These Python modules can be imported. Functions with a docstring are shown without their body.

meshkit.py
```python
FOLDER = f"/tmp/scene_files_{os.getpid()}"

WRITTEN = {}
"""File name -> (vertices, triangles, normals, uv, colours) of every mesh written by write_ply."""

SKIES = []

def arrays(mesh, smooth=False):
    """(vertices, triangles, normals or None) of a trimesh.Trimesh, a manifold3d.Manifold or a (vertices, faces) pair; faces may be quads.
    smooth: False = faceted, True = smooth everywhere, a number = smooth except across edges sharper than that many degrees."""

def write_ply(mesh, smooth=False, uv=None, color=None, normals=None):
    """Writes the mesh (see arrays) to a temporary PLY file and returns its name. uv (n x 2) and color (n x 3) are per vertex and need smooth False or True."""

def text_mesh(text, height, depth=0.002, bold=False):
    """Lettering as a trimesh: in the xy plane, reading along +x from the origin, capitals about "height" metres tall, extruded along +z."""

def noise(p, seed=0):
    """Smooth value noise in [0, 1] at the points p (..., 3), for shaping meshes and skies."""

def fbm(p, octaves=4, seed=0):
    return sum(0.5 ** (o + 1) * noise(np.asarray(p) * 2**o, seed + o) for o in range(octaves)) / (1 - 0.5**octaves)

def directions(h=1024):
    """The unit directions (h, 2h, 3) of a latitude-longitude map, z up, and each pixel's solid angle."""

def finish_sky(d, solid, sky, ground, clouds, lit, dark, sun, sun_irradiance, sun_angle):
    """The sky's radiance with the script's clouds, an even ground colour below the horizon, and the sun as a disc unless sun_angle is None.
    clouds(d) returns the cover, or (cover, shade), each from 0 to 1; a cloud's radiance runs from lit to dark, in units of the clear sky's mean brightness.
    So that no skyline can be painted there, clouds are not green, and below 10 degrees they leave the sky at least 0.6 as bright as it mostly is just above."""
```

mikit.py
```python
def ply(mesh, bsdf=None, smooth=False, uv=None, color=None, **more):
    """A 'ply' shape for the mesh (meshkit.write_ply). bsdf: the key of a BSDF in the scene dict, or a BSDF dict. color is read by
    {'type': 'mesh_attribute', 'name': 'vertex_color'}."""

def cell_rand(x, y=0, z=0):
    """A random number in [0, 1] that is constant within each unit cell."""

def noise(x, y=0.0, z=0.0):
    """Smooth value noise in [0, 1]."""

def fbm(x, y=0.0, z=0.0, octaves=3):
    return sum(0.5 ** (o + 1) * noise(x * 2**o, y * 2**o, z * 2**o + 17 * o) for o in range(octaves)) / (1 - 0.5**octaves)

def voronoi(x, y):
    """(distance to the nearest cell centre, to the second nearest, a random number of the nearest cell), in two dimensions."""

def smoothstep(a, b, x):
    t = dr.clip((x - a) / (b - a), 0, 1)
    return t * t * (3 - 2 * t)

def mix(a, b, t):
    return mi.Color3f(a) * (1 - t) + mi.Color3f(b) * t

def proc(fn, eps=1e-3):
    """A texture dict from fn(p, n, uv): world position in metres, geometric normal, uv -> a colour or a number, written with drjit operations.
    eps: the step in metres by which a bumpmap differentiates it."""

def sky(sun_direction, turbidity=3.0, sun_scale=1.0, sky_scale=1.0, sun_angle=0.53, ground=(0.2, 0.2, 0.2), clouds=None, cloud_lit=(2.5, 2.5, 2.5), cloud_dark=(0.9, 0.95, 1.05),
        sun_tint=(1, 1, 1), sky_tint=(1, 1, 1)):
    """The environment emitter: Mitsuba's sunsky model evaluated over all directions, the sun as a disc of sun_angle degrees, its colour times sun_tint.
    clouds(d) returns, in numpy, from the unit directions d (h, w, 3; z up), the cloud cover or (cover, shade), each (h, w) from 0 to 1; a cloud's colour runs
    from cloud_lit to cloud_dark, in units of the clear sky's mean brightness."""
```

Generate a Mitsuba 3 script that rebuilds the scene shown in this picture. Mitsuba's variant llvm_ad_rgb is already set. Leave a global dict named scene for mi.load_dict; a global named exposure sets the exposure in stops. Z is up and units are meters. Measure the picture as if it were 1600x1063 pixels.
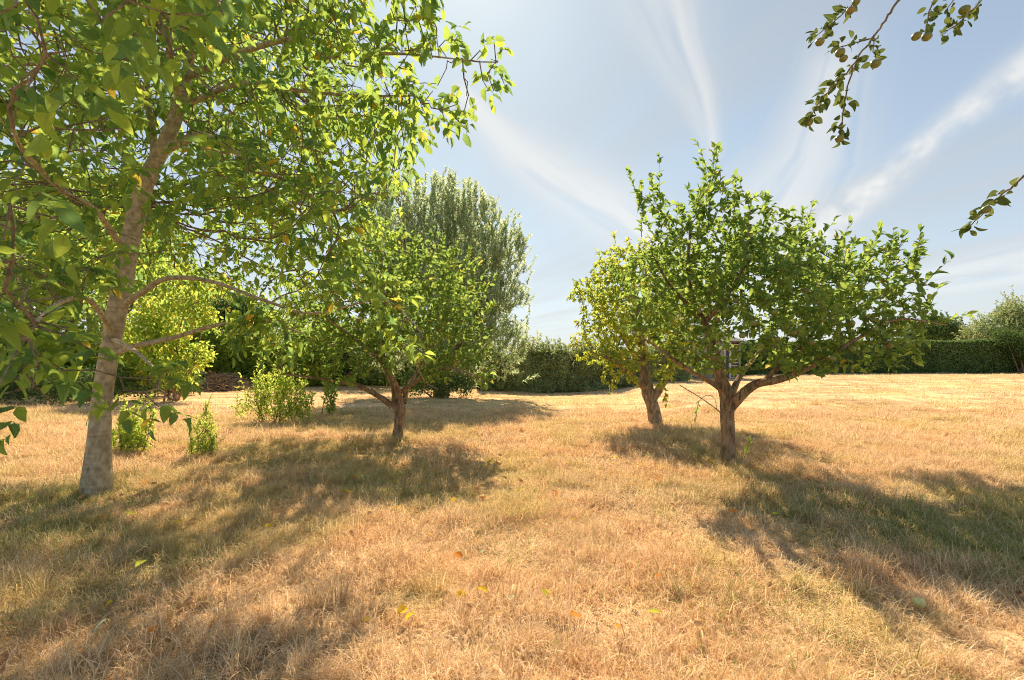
import math
import numpy as np, trimesh, mitsuba as mi, drjit as dr
import mikit, meshkit
from scipy.spatial import cKDTree

T = mi.ScalarTransform4f
scene, labels = {}, {}
rng = np.random.default_rng(7)

# ------------------------------------------------------------------ camera, sky, exposure
CAM_Z, F, HOR = 1.4, 720.3, 560.0            # metres; photo pixels; photo row of the horizon
scene['camera'] = {'type': 'perspective', 'fov': 96.0, 'fov_axis': 'x', 'near_clip': 0.05, 'far_clip': 3000.0,
                   'principal_point_offset_y': -(HOR - 531.5) / 1063.0,
                   'to_world': T().look_at(origin=[0, 0, CAM_Z], target=[0, 10, CAM_Z], up=[0, 0, 1])}
exposure = 2.45


def ray(px, py):
    return np.array([(px - 800.0) / F, 1.0, (HOR - py) / F])


def P(px, py, d):
    """The point at depth d metres that the photo shows at this pixel."""
    return np.array([0, 0, CAM_Z]) + ray(px, py) * d


def unit(v):
    v = np.asarray(v, float)
    return v / np.maximum(np.linalg.norm(v, axis=-1, keepdims=True), 1e-9)


SUN = unit(ray(735, -150))


def streak(d, pts, width, seed, fibre=9.0, soft=1.0, edge=2.0, grain=1.3):
    """A band of cirrus along a line of directions: cover from 0 to 1."""
    best, along, side = np.full(d.shape[:2], 9.0), np.zeros(d.shape[:2]), np.zeros(d.shape[:2])
    at, q = 0.0, [unit(ray(*p)) for p in pts]
    w = np.broadcast_to(width, (len(q),))
    wid = np.ones(d.shape[:2])
    for i in range(len(q) - 1):
        a, b = q[i], q[i + 1]
        ab = b - a
        L = np.linalg.norm(ab)
        t = np.clip(((d - a) @ ab) / L ** 2, 0, 1)
        r = d - (a + t[..., None] * ab)
        dist = np.linalg.norm(r, axis=-1)
        n = unit(np.cross(ab, a))
        near = dist < best
        best = np.where(near, dist, best)
        along = np.where(near, at + t * L, along)
        side = np.where(near, r @ n, side)
        wid = np.where(near, w[i] * (1 - t) + w[i + 1] * t, wid)
        at += L
    x = best / wid
    core = np.exp(-(x * 1.2) ** edge)
    p = np.stack([along * fibre, side / wid * grain, np.full_like(side, seed)], -1)
    nz = meshkit.fbm(p, 4, seed)
    return core * np.clip(0.35 + soft * (nz - 0.42) * 1.9 + 0.25, 0, 1)


def clouds(d):
    z = np.maximum(d[..., 2], 0.03)
    flat = np.stack([d[..., 0] / z, d[..., 1] / z, np.zeros_like(z)], -1)
    wisps = meshkit.fbm(np.stack([flat[..., 0] * 1.6 + flat[..., 1] * .5, flat[..., 1] * .35, flat[..., 2]], -1) + 3.3, 5, 4)
    veil = 0.30 + 0.55 * np.clip((wisps - 0.44) * 2.2, 0, 1) * np.clip(1.25 - d[..., 2], 0, 1)
    low = np.exp(-np.maximum(d[..., 2], 0) / 0.17)
    c = veil * (1 - low) + low * 0.93
    bright = np.zeros_like(c)
    for s in (streak(d, [(1225, 410), (1300, 345), (1390, 275), (1470, 205), (1620, 95), (1800, -60)], [.045, .034, .028, .024, .032, .045], 3, 42, .8, 2.6, 1.6) * 0.74,
              streak(d, [(1005, -160), (1030, -20), (1058, 70), (1092, 150), (1114, 240)], [.11, .08, .055, .035, .018], 5, 5, .9, 2, 2.4) * 0.62,
              streak(d, [(725, 150), (800, 230), (870, 280), (960, 330), (1050, 400)], [.03, .055, .07, .08, .06], 7, 4, 1.3, 2, 3.0) * 0.65,
              streak(d, [(1150, 430), (1205, 330), (1262, 250), (1300, 120)], [.13, .12, .09, .06], 9, 4, 1.4, 2, 4.5) * 0.6,
              streak(d, [(1380, 450), (1500, 432), (1620, 408), (1800, 390)], [.02, .025, .03, .03], 11, 8, 1.2, 2, 2.5) * 0.7):
        c = c + (1 - c) * s
        bright = np.maximum(bright, s)
    near = 1 - np.clip(d @ SUN, -1, 1)
    glow = np.exp(-near / 0.010) * 0.5
    shade = np.clip(0.80 - glow - 0.33 * low - 0.55 * bright, 0, 1)
    return c, shade


scene['sky'] = mikit.sky(SUN, turbidity=2.7, sun_scale=1.38, sky_scale=1.03, sun_angle=0.7, clouds=clouds,
                         cloud_lit=(2.6, 2.55, 2.4), cloud_dark=(0.94, 0.975, 1.01), sun_tint=(1.0, 0.92, 0.83), sky_tint=(0.95, 0.945, 0.885), ground=(.3, .24, .14))

# ------------------------------------------------------------------ helpers
used_keys = {}


def key_for(name, parent=None):
    base = f'{parent}__{name}' if parent else name
    n = used_keys.get(base, 0)
    used_keys[base] = n + 1
    return base if n == 0 else f'{base}_{n:03d}'


def put(name, shape, parent=None, label=None, category=None, group=None, kind=None):
    k = key_for(name, parent)
    scene[k] = shape
    note(k, label, category, group, kind)
    return k


def note(k, label=None, category=None, group=None, kind=None):
    d = {a: b for a, b in (('label', label), ('category', category), ('group', group), ('kind', kind)) if b}
    if d:
        labels[k] = d


def thing(name, label, category, group=None):
    k = key_for(name)
    note(k, label, category, group)
    return k


def smoothstep(a, b, x):
    t = np.clip((x - a) / (b - a), 0, 1)
    return t * t * (3 - 2 * t)


def H(x, y, fine=True):
    """Height of the ground: nearly flat by the camera, a shallow dip ahead and a bank that rises to the right."""
    x, y = np.asarray(x, float), np.asarray(y, float)
    h = 0.24 * smoothstep(2, 26, x) * smoothstep(6, 26, y) - 0.22 * np.exp(-((x - 2.0) / 3.2) ** 2) * smoothstep(10, 22, y)
    h = h + 0.23 * smoothstep(3.4, 5.6, x - (y - 12) * .14) * smoothstep(10, 16, y)
    if fine:
        p = np.stack([x * .9, y * .9, 0 * x], -1)
        h = h + 0.10 * (meshkit.fbm(p, 3, 2) - 0.5) * np.exp(-np.maximum(y - 8, 0) / 14) + 0.03 * (meshkit.fbm(p * 4.1, 2, 5) - 0.5)
    return h


def base_at(px, d):
    x = (px - 800) / F * d
    return np.array([x, d, float(H(x, d))])


def catmull(pts, step):
    p = np.asarray(pts, float)
    q = np.vstack([2 * p[0] - p[1], p, 2 * p[-1] - p[-2]])
    out = []
    for i in range(1, len(q) - 2):
        n = max(2, int(np.linalg.norm(q[i + 1, :3] - q[i, :3]) / step))
        t = np.linspace(0, 1, n, endpoint=False)[:, None]
        a, b, c, d = q[i - 1], q[i], q[i + 1], q[i + 2]
        out.append(.5 * (2 * b + (c - a) * t + (2 * a - 5 * b + 4 * c - d) * t ** 2 + (3 * b - a - 3 * c + d) * t ** 3))
    return np.vstack(out + [p[-1:]])


def tube(pts4, sides=12, rough=0.0, freq=6.0, seed=1, cap=True):
    """A bent tapering limb through rows (x, y, z, radius), with a lumpy skin."""
    p, r = pts4[:, :3], np.maximum(pts4[:, 3], 1e-4)
    t = unit(np.gradient(p, axis=0))
    a = np.zeros_like(p)
    a[0] = unit(np.cross(t[0], [0.3, 1, .2]))
    for i in range(1, len(p)):
        v = a[i - 1] - t[i] * (a[i - 1] @ t[i])
        a[i] = unit(v)
    b = np.cross(t, a)
    th = np.arange(sides) * 2 * np.pi / sides
    n = np.cos(th)[None, :, None] * a[:, None] + np.sin(th)[None, :, None] * b[:, None]
    v = p[:, None] + n * r[:, None, None]
    if rough:
        k = meshkit.fbm(v * np.array([freq, freq, freq * .35]), 3, seed) - .5 + .5 * (meshkit.fbm(v * freq * .45, 2, seed + 3) - .5)
        v = p[:, None] + n * (r[:, None] * (1 + rough * 2 * k))[..., None]
    i, j = np.meshgrid(np.arange(len(p) - 1), np.arange(sides), indexing='ij')
    q = np.stack([i * sides + j, i * sides + (j + 1) % sides, (i + 1) * sides + (j + 1) % sides, (i + 1) * sides + j], -1).reshape(-1, 4)
    f = np.vstack([q[:, [0, 1, 2]], q[:, [0, 2, 3]]])
    v = v.reshape(-1, 3)
    if cap:
        v = np.vstack([v, p[-1:]])
        last = (len(p) - 1) * sides
        jj = np.arange(sides)
        f = np.vstack([f, np.stack([last + jj, last + (jj + 1) % sides, np.full(sides, len(v) - 1)], 1)])
    return trimesh.Trimesh(v, f, process=False)


def segments(a, b, ra, rb, sides=5):
    """Many straight twigs at once, as one mesh."""
    t = unit(b - a)
    ext = (b - a) * 0.06
    a, b = a - ext, b + ext
    u = unit(np.cross(t, np.where(np.abs(t[:, 2:]) < .9, [0, 0, 1.0], [1.0, 0, 0])))
    w = np.cross(t, u)
    th = np.arange(sides) * 2 * np.pi / sides
    n = np.cos(th)[None, :, None] * u[:, None] + np.sin(th)[None, :, None] * w[:, None]
    v = np.concatenate([a[:, None] + n * ra[:, None, None], b[:, None] + n * rb[:, None, None]], 1)
    j = np.arange(sides)
    f = np.vstack([np.stack([j, (j + 1) % sides, sides + (j + 1) % sides], 1), np.stack([j, sides + (j + 1) % sides, sides + j], 1)])
    f = (f[None] + (np.arange(len(a)) * 2 * sides)[:, None, None]).reshape(-1, 3)
    return v.reshape(-1, 3), f


def join(parts):
    vs, fs, at = [], [], 0
    for v, f in parts:
        vs.append(v)
        fs.append(f + at)
        at += len(v)
    return np.vstack(vs), np.vstack(fs)


# ------------------------------------------------------------------ leaves
def leaf_template(width, ts, fold=.25, curl=.25, power=.8, twist=0.0):
    """A leaf along +y, one long: midrib and two margins. (vertices, faces, |x| from 0 to 1)."""
    mid, left, right, V, E = [], [], [], [], []

    def add(p, e):
        V.append(p)
        E.append(e)
        return len(V) - 1
    for t in ts:
        w = width * .5 * (np.sin(np.pi * t ** power) ** .85 if 0 < t < 1 else 0)
        z = -curl * t * t
        mid.append(add((0, t, z), 0))
        if w > 0:
            tw = twist * (t - .3)
            left.append(add((-w, t + .02, z + fold * w + tw * w), 1))
            right.append(add((w, t + .02, z + fold * w - tw * w), 1))
    n, F_ = len(ts), []
    for k in range(n - 1):
        for side, s in ((left, 1), (right, -1)):
            if k == 0:
                tri = [(mid[0], mid[1], side[0])]
            elif k == n - 2:
                tri = [(mid[k], mid[k + 1], side[k - 1])]
            else:
                tri = [(mid[k], mid[k + 1], side[k]), (mid[k], side[k], side[k - 1])]
            F_ += [x if s == -1 else x[::-1] for x in tri]
    return np.array(V, float), np.array(F_, int)[:, ::-1], np.array(E, float)


def leaf_set(width, fine, power=.8):
    ts = (0, .12, .3, .5, .7, .88, 1) if fine == 2 else (0, .3, .68, 1) if fine == 1 else (0, .45, 1)
    return [leaf_template(width, ts, fo, cu, power, tw) for fo, cu, tw in ((.25, .15, .1), (.5, .35, -.5), (.1, .5, .6), (.7, .05, .3), (.9, .7, 1.0), (.35, -.25, -1.1), (1.1, .3, .2))]


def frames(dirs, up):
    y = unit(dirs)
    x = unit(np.cross(y, up))
    return np.stack([x, y, np.cross(x, y)], -1)     # columns: side, along, normal


def leaf_mesh(pos, frame, size, temps, rnd):
    vs, fs, uvs, at = [], [], [], 0
    which = (rnd * 7919).astype(int) % len(temps)
    for k, (v, f, e) in enumerate(temps):
        m = which == k
        n = int(m.sum())
        if not n:
            continue
        x = np.einsum('nij,vj->nvi', frame[m] * size[m][:, None, None], v) + pos[m][:, None]
        vs.append(x.reshape(-1, 3))
        fs.append((f[None] + (np.arange(n) * len(v))[:, None, None]).reshape(-1, 3) + at)
        uvs.append(np.stack([np.repeat(rnd[m], len(v)), np.tile(e, n)], -1))
        at += n * len(v)
    return np.vstack(vs), np.vstack(fs), np.vstack(uvs)


def in_view(pos, margin=1.03):
    d = np.maximum(pos[:, 1], 1e-3)
    px, py = 800 + pos[:, 0] / d * F, HOR - (pos[:, 2] - CAM_Z) / d * F
    ok = (pos[:, 1] > .3) & (abs(px - 800) < 800 * margin) & (abs(py - 531) < 531 * margin)
    return ok, d


N_TONES = 12


def add_leaves(parent, pos, frame, size, bsdf, width, single=0, coarse=1, power=.8, name='leaf', mass='foliage'):
    """The leaves that show largest become parts of their own; the rest is one mesh."""
    n = len(pos)
    rnd = rng.random(n)
    rest = np.ones(n, bool)
    if single:
        ok, d = in_view(pos)
        score = np.where(ok, size / d, -1)
        top = np.argsort(-score)[:single]
        top = top[score[top] > 0]
        fine = leaf_set(width, 2, power)
        shapes = {}
        for i in top:
            tone, kind = int(rnd[i] * N_TONES), int(rnd[i] * 7919) % len(fine)
            if (tone, kind) not in shapes:
                v, f, e = fine[kind]
                shapes[tone, kind] = mikit.ply((v, f), bsdf, smooth=True, uv=np.stack([np.full(len(v), (tone + .5) / N_TONES), e], -1))
            m = np.eye(4)
            m[:3, :3], m[:3, 3] = frame[i] * size[i], pos[i]
            put(name, {**shapes[tone, kind], 'to_world': T(m)}, parent)
        rest[top] = False
    if not rest.any():
        return
    v, f, uv = leaf_mesh(pos[rest], frame[rest], size[rest], leaf_set(width, coarse, power), rnd[rest])
    put(mass, mikit.ply((v, f), bsdf, smooth=True if coarse else False, uv=uv), parent, kind='stuff')


# ------------------------------------------------------------------ branching
def blobs(specs, n, rough=.35, seed=0):
    """Points spread through a union of balls (x, y, z, r[, squash]), thinned by noise so that the crown has holes."""
    r_ = np.random.default_rng(seed)
    s = [np.asarray(b, float) for b in specs]
    vol = np.array([b[3] ** 2.1 for b in s])
    cnt = (vol / vol.sum() * n * 1.7).astype(int) + 2
    out = []
    for b, c in zip(s, cnt):
        q = unit(r_.normal(size=(c, 3))) * (r_.random((c, 1)) ** (1 / 2.4)) * b[3]
        if len(b) > 4:
            q[:, 2] *= b[4]
        out.append(b[:3] + q)
    p = np.vstack(out)
    keep = meshkit.fbm(p * 1.3, 2, seed + 11) > rough
    p = p[keep & (p[:, 2] > .25)]
    return p[r_.permutation(len(p))[:n]]


def grow(seeds, attract, step, reach, kill, iters=90, lift=.0, seed=0):
    """Branches that grow from the seed nodes towards the points (space colonisation): positions and parents."""
    r_ = np.random.default_rng(seed)
    pos, par = [np.asarray(seeds, float)], [np.full(len(seeds), -1)]
    d, near = cKDTree(pos[0]).query(attract)
    alive = np.ones(len(attract), bool)
    total = len(seeds)
    allp = pos[0]
    for _ in range(iters):
        m = alive & (d < reach)
        if not m.any():
            break
        idx = near[m]
        pull = np.zeros((total, 3))
        np.add.at(pull, idx, unit(attract[m] - allp[idx]))
        src = np.unique(idx)
        dirs = unit(unit(pull[src]) + r_.normal(size=(len(src), 3)) * .18 + [0, 0, lift])
        new = allp[src] + dirs * step
        dn, nn = cKDTree(new).query(attract)
        closer = dn < d
        near = np.where(closer, nn + total, near)
        stuck = m & ~closer
        d = np.minimum(dn, d)
        alive &= d > kill
        alive &= ~(stuck & (r_.random(len(alive)) < .25))
        pos.append(new)
        par.append(src)
        allp = np.vstack([allp, new])
        total = len(allp)
    return allp, np.concatenate(par)


def thickness(par, tip, power=2.3):
    r = np.zeros(len(par))
    for i in range(len(par) - 1, -1, -1):
        if r[i] == 0:
            r[i] = tip ** power
        if par[i] >= 0:
            r[par[i]] += r[i]
    return r ** (1 / power)


def twig_mesh(pos, par, rad, cap_r):
    m = par >= 0
    a, b = pos[par[m]], pos[m]
    rb = np.minimum(rad[m], cap_r)
    ra = np.minimum(np.minimum(rad[par[m]], cap_r), rb * 1.5)
    thick = rb > .012
    parts = [segments(a[s], b[s], ra[s], rb[s], k) for s, k in ((thick, 8), (~thick, 4)) if s.any()]
    return join(parts)


def leaf_spots(a, b, per, r_, forward=.5, out=1.0, lift=.25, face=(0, 0, 1), wild=.35, first=None):
    """Leaves along twigs a-b: positions and frames."""
    n = len(a)
    t = r_.random((n, per))
    if first is not None:
        t[:, :first] = 1.0
    p = (a[:, None] + (b - a)[:, None] * t[..., None]).reshape(-1, 3)
    ax = np.repeat(unit(b - a), per, axis=0)
    rad = unit(np.cross(ax, r_.normal(size=ax.shape)))
    d = unit(ax * forward + rad * out + np.array([0, 0, lift]) + r_.normal(size=ax.shape) * wild * .5)
    up = unit(np.asarray(face, float) + r_.normal(size=ax.shape) * wild * 1.3)
    return p, frames(d, up)


def limb_nodes(limb, step):
    return catmull(limb, step)[:, :3]


def make_tree(k, trunk, limbs, crown, n_attr, leaf, bark, leaf_bsdf, seed, step=.16, reach=1.6, kill=.22, tip=.0028, cap_r=.04, per=5, leaf_r=.008,
              width=.55, size=(.07, .11), single=0, coarse=1, lift=0.0, spots=None, shoots=None, trunk_sides=22, rough=.10, rough_attr=.35, power=.8, extra=None,
              limb_start=.35, parts=True):
    """Trunk and limbs given, the rest grown; every limb its own part."""
    r_ = np.random.default_rng(seed)
    tr = catmull(trunk, .05)
    put('trunk', mikit.ply(tube(tr, trunk_sides, rough, 9, seed), bark, smooth=50), k)
    seeds = [tr[int(len(tr) * .75):, :3]]
    for L in limbs:
        c = catmull(L, .06)
        put('limb', mikit.ply(tube(c, 12, rough, 11, seed + 1), bark, smooth=50), k)
        seeds.append(c[int(len(c) * limb_start):, :3])
    att = blobs(crown, n_attr, rough_attr, seed)
    pos, par = grow(np.vstack(seeds), att, step, reach, kill, seed=seed, lift=lift)
    rad = thickness(par, tip)
    v, f = twig_mesh(pos, par, rad, cap_r)
    m = (par >= 0) & (rad < leaf_r)
    a, b = pos[par[m]], pos[m]
    segs = [(a, b, per)]
    if shoots is not None:
        sa, sb, sv, sf = shoots(pos, par, rad, r_)
        v, f = join([(v, f), (sv, sf)])
        segs.append((sa, sb, None))
    put('branches', mikit.ply((v, f), 'mat_twig_bark', smooth=50), k, kind='stuff')
    Pn, Fr = [], []
    for a, b, n in segs:
        if n is None:
            p, fr = leaf_spots(a, b, 2, r_, .9, .75, .15, wild=.3)
        else:
            p, fr = (spots or leaf_spots)(a, b, n, r_)
        Pn.append(p)
        Fr.append(fr)
    if extra is not None:
        Pn.append(extra[0])
        Fr.append(extra[1])
    p, fr = np.vstack(Pn), np.vstack(Fr)
    sz = r_.uniform(size[0], size[1], len(p)) * np.where(r_.random(len(p)) < .2, .65, 1)
    add_leaves(k, p, fr, sz, leaf_bsdf, width, single, coarse, power)
    return pos, par, rad


def up_shoots(starts, length, n_seg=7, lean=.25, rad=.004, out_from=None):
    """Straight young shoots from given points: segments (for leaves) and their mesh."""
    def build(r_, S):
        A, B, V = [], [], []
        for s in S:
            L = r_.uniform(*length)
            d = unit(np.array([0, 0, 1.0]) + r_.normal(size=3) * lean + (0 if out_from is None else .5 * unit(s - out_from)))
            p = s.copy()
            for i in range(n_seg):
                d = unit(d + r_.normal(size=3) * .07)
                q = p + d * L / n_seg
                A.append(p)
                B.append(q)
                p = q
        A, B = np.array(A), np.array(B)
        t = np.tile(np.arange(n_seg) / n_seg, len(S))
        return A, B, *segments(A, B, rad * (1 - .75 * t), rad * (1 - .75 * (t + 1 / n_seg)), 3)
    return build


# ------------------------------------------------------------------ materials
def fn_leaf(dark, light, odd, odd_share, rib=(.35, .42, .15)):
    def fn(p, n, uv):
        r = uv.x
        c = mikit.mix(dark, light, dr.clip(r * 1.05 + .25 * (mikit.noise(p.x * 2.1, p.y * 2.1, p.z * 2.1) - .5), 0, 1))
        c = dr.select(r > 1 - odd_share, mi.Color3f(odd), c)
        return mikit.mix(c, rib, .35 * mikit.smoothstep(.16, .02, uv.y))
    return fn


def leaf_bsdf(name, dark, light, odd=(.42, .30, .03), odd_share=.02, trans=1.05, rough=.42, rib=(.30, .38, .12)):
    scene[name] = {'type': 'principledthin', 'base_color': mikit.proc(fn_leaf(dark, light, odd, odd_share, rib)), 'roughness': rough, 'diff_trans': trans, 'eta': 1.45}


leaf_bsdf('mat_walnut_leaf', (.15, .29, .10), (.42, .56, .085), odd=(.66, .50, .07), odd_share=.02, trans=1.4, rough=.34)
leaf_bsdf('mat_apple_leaf', (.15, .27, .07), (.34, .47, .095), odd=(.50, .44, .09), odd_share=.02, trans=1.35, rough=.34)
leaf_bsdf('mat_pear_leaf', (.27, .42, .07), (.58, .62, .10), odd=(.74, .62, .12), odd_share=.05, trans=1.4)
leaf_bsdf('mat_willow_leaf', (.36, .48, .28), (.56, .66, .42), odd=(.5, .5, .28), odd_share=.02, trans=1.4, rough=.65)
leaf_bsdf('mat_hedge_leaf', (.08, .16, .06), (.19, .29, .10), odd=(.26, .24, .08), odd_share=.03, trans=.8)
leaf_bsdf('mat_hedge_light_leaf', (.23, .33, .16), (.44, .52, .24), odd=(.38, .32, .15), odd_share=.05, trans=.9)
leaf_bsdf('mat_dark_leaf', (.06, .125, .045), (.15, .25, .075), odd=(.14, .16, .04), odd_share=.02, trans=.7)
leaf_bsdf('mat_sapling_leaf', (.36, .52, .08), (.62, .74, .16), odd=(.68, .68, .16), odd_share=.1, trans=1.3)
leaf_bsdf('mat_yellow_leaf', (.30, .44, .08), (.52, .64, .12), odd=(.80, .66, .12), odd_share=.12, trans=1.5)
leaf_bsdf('mat_bank_leaf', (.26, .40, .09), (.52, .65, .15), odd=(.6, .56, .11), odd_share=.05, trans=1.5)


leaf_bsdf('mat_overhang_leaf', (.07, .11, .035), (.17, .23, .06), odd=(.2, .2, .06), odd_share=.03, trans=.7)


def bark(name, dark, light, fx, fz, depth=.012, band=0.0):
    def col(p, n, uv):
        a = mikit.fbm(p.x * fx, p.y * fx, p.z * fz, 4)
        b = mikit.fbm(p.x * 5, p.y * 5, p.z * 3.0 + 7, 3)
        c = mikit.mix(dark, light, mikit.smoothstep(.25, .72, a * .82 + b * .18))
        if band:
            rings = mikit.noise(p.x * 3, p.y * 3, p.z * 46)
            c = c * (1 - band * mikit.smoothstep(.55, .85, rings))
        return mikit.mix(c, (.20, .22, .12), .22 * mikit.smoothstep(.55, .75, mikit.fbm(p.x * 7 + 3, p.y * 7, p.z * 4, 3)))

    def bump(p, n, uv):
        return mikit.fbm(p.x * fx, p.y * fx, p.z * fz, 4)
    scene[name] = {'type': 'bumpmap', 'scale': depth, 'arbitrary': mikit.proc(bump, 3e-3),
                   'bsdf': {'type': 'principled', 'base_color': mikit.proc(col), 'roughness': .9, 'specular': .2}}


bark('mat_walnut_bark', (.28, .235, .16), (.50, .435, .315), 34, 15, .016, .22)
bark('mat_apple_bark', (.09, .065, .045), (.34, .25, .17), 46, 9, .02)
bark('mat_pear_bark', (.13, .105, .08), (.40, .32, .25), 50, 10, .02)
bark('mat_twig_bark', (.10, .08, .06), (.25, .20, .15), 60, 20, .004)


def fn_ground(p, n, uv):
    big = mikit.fbm(p.x * .33 + 5, p.y * .33, 0, 3)
    mid = mikit.fbm(p.x * 2.2, p.y * 2.2, 1, 3)
    a = mikit.fbm(p.x * 70 + p.y * 24, p.y * 9 - p.x * 6, 2, 3)
    b = mikit.fbm(p.x * 11 - p.y * 8, p.y * 64 + p.x * 20, 3, 3)
    fine = dr.maximum(a, b)
    rows = mikit.noise(p.x * .5 + p.y * 1.1, p.y * 2.4 - p.x * .35, 3)
    c = mikit.mix((.27, .185, .10), (.74, .55, .33), mikit.smoothstep(.34, .74, mid * .35 + fine * .50 + rows * .20))
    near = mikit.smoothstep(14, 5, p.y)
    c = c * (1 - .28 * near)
    return mikit.mix(c, (.50, .42, .17), .4 * mikit.smoothstep(.52, .70, big))


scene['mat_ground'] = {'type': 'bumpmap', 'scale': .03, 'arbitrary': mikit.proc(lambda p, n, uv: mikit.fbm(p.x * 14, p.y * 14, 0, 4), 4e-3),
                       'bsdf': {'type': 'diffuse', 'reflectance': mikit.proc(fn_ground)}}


def green_patch(x, y):
    """Where the turf is still green: damper places under the trees, in patches."""
    a = mikit.fbm(x * .8 + 11, y * .8, 4, 3)
    g = mikit.smoothstep(.50, .66, a)
    right = dr.exp(-(dr.square((x - 3.4) / 2.1) + dr.square((y - 3.6) / 1.1)))
    left = dr.exp(-(dr.square((x + 3.2) / 2.2) + dr.square((y - 4.0) / 1.9)))
    mid = dr.exp(-(dr.square((x + 2.0) / 1.8) + dr.square((y - 6.5) / 1.0)))
    return dr.clip(g * .12 + (right + left * .8 + mid * .6) * mikit.smoothstep(.30, .62, a), 0, 1)


def fn_grass(p, n, uv):
    r = uv.x
    c = mikit.mix((.47, .32, .155), (.97, .81, .57), r)
    c = mikit.mix(c, mikit.mix((.54, .345, .165), (.94, .71, .44), r), .45 * mikit.smoothstep(.48, .66, mikit.fbm(p.x * 1.7, p.y * 1.7, 9, 2)))
    yellow = mikit.mix((.42, .37, .12), (.82, .72, .36), r)
    c = mikit.mix(c, yellow, .45 * mikit.smoothstep(.46, .64, mikit.fbm(p.x * 1.1 + 31, p.y * 1.1, 2, 3)))
    green = mikit.mix((.17, .25, .06), (.40, .45, .14), r)
    hit = green_patch(p.x, p.y)
    return dr.select(mikit.cell_rand(r * 977.0, dr.floor(p.x * 7), dr.floor(p.y * 7)) < hit * .60, green, c)


scene['mat_grass'] = {'type': 'principledthin', 'base_color': mikit.proc(fn_grass), 'roughness': .6, 'diff_trans': .8, 'eta': 1.3}


def plain(name, rgb, rough=.8, var=.25, freq=8.0):
    def fn(p, n, uv):
        return mi.Color3f(rgb) * (1 - var + 2 * var * mikit.fbm(p.x * freq, p.y * freq, p.z * freq, 3))
    scene[name] = {'type': 'twosided', 'bsdf': {'type': 'principled', 'base_color': mikit.proc(fn), 'roughness': rough, 'specular': .25}}


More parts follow.
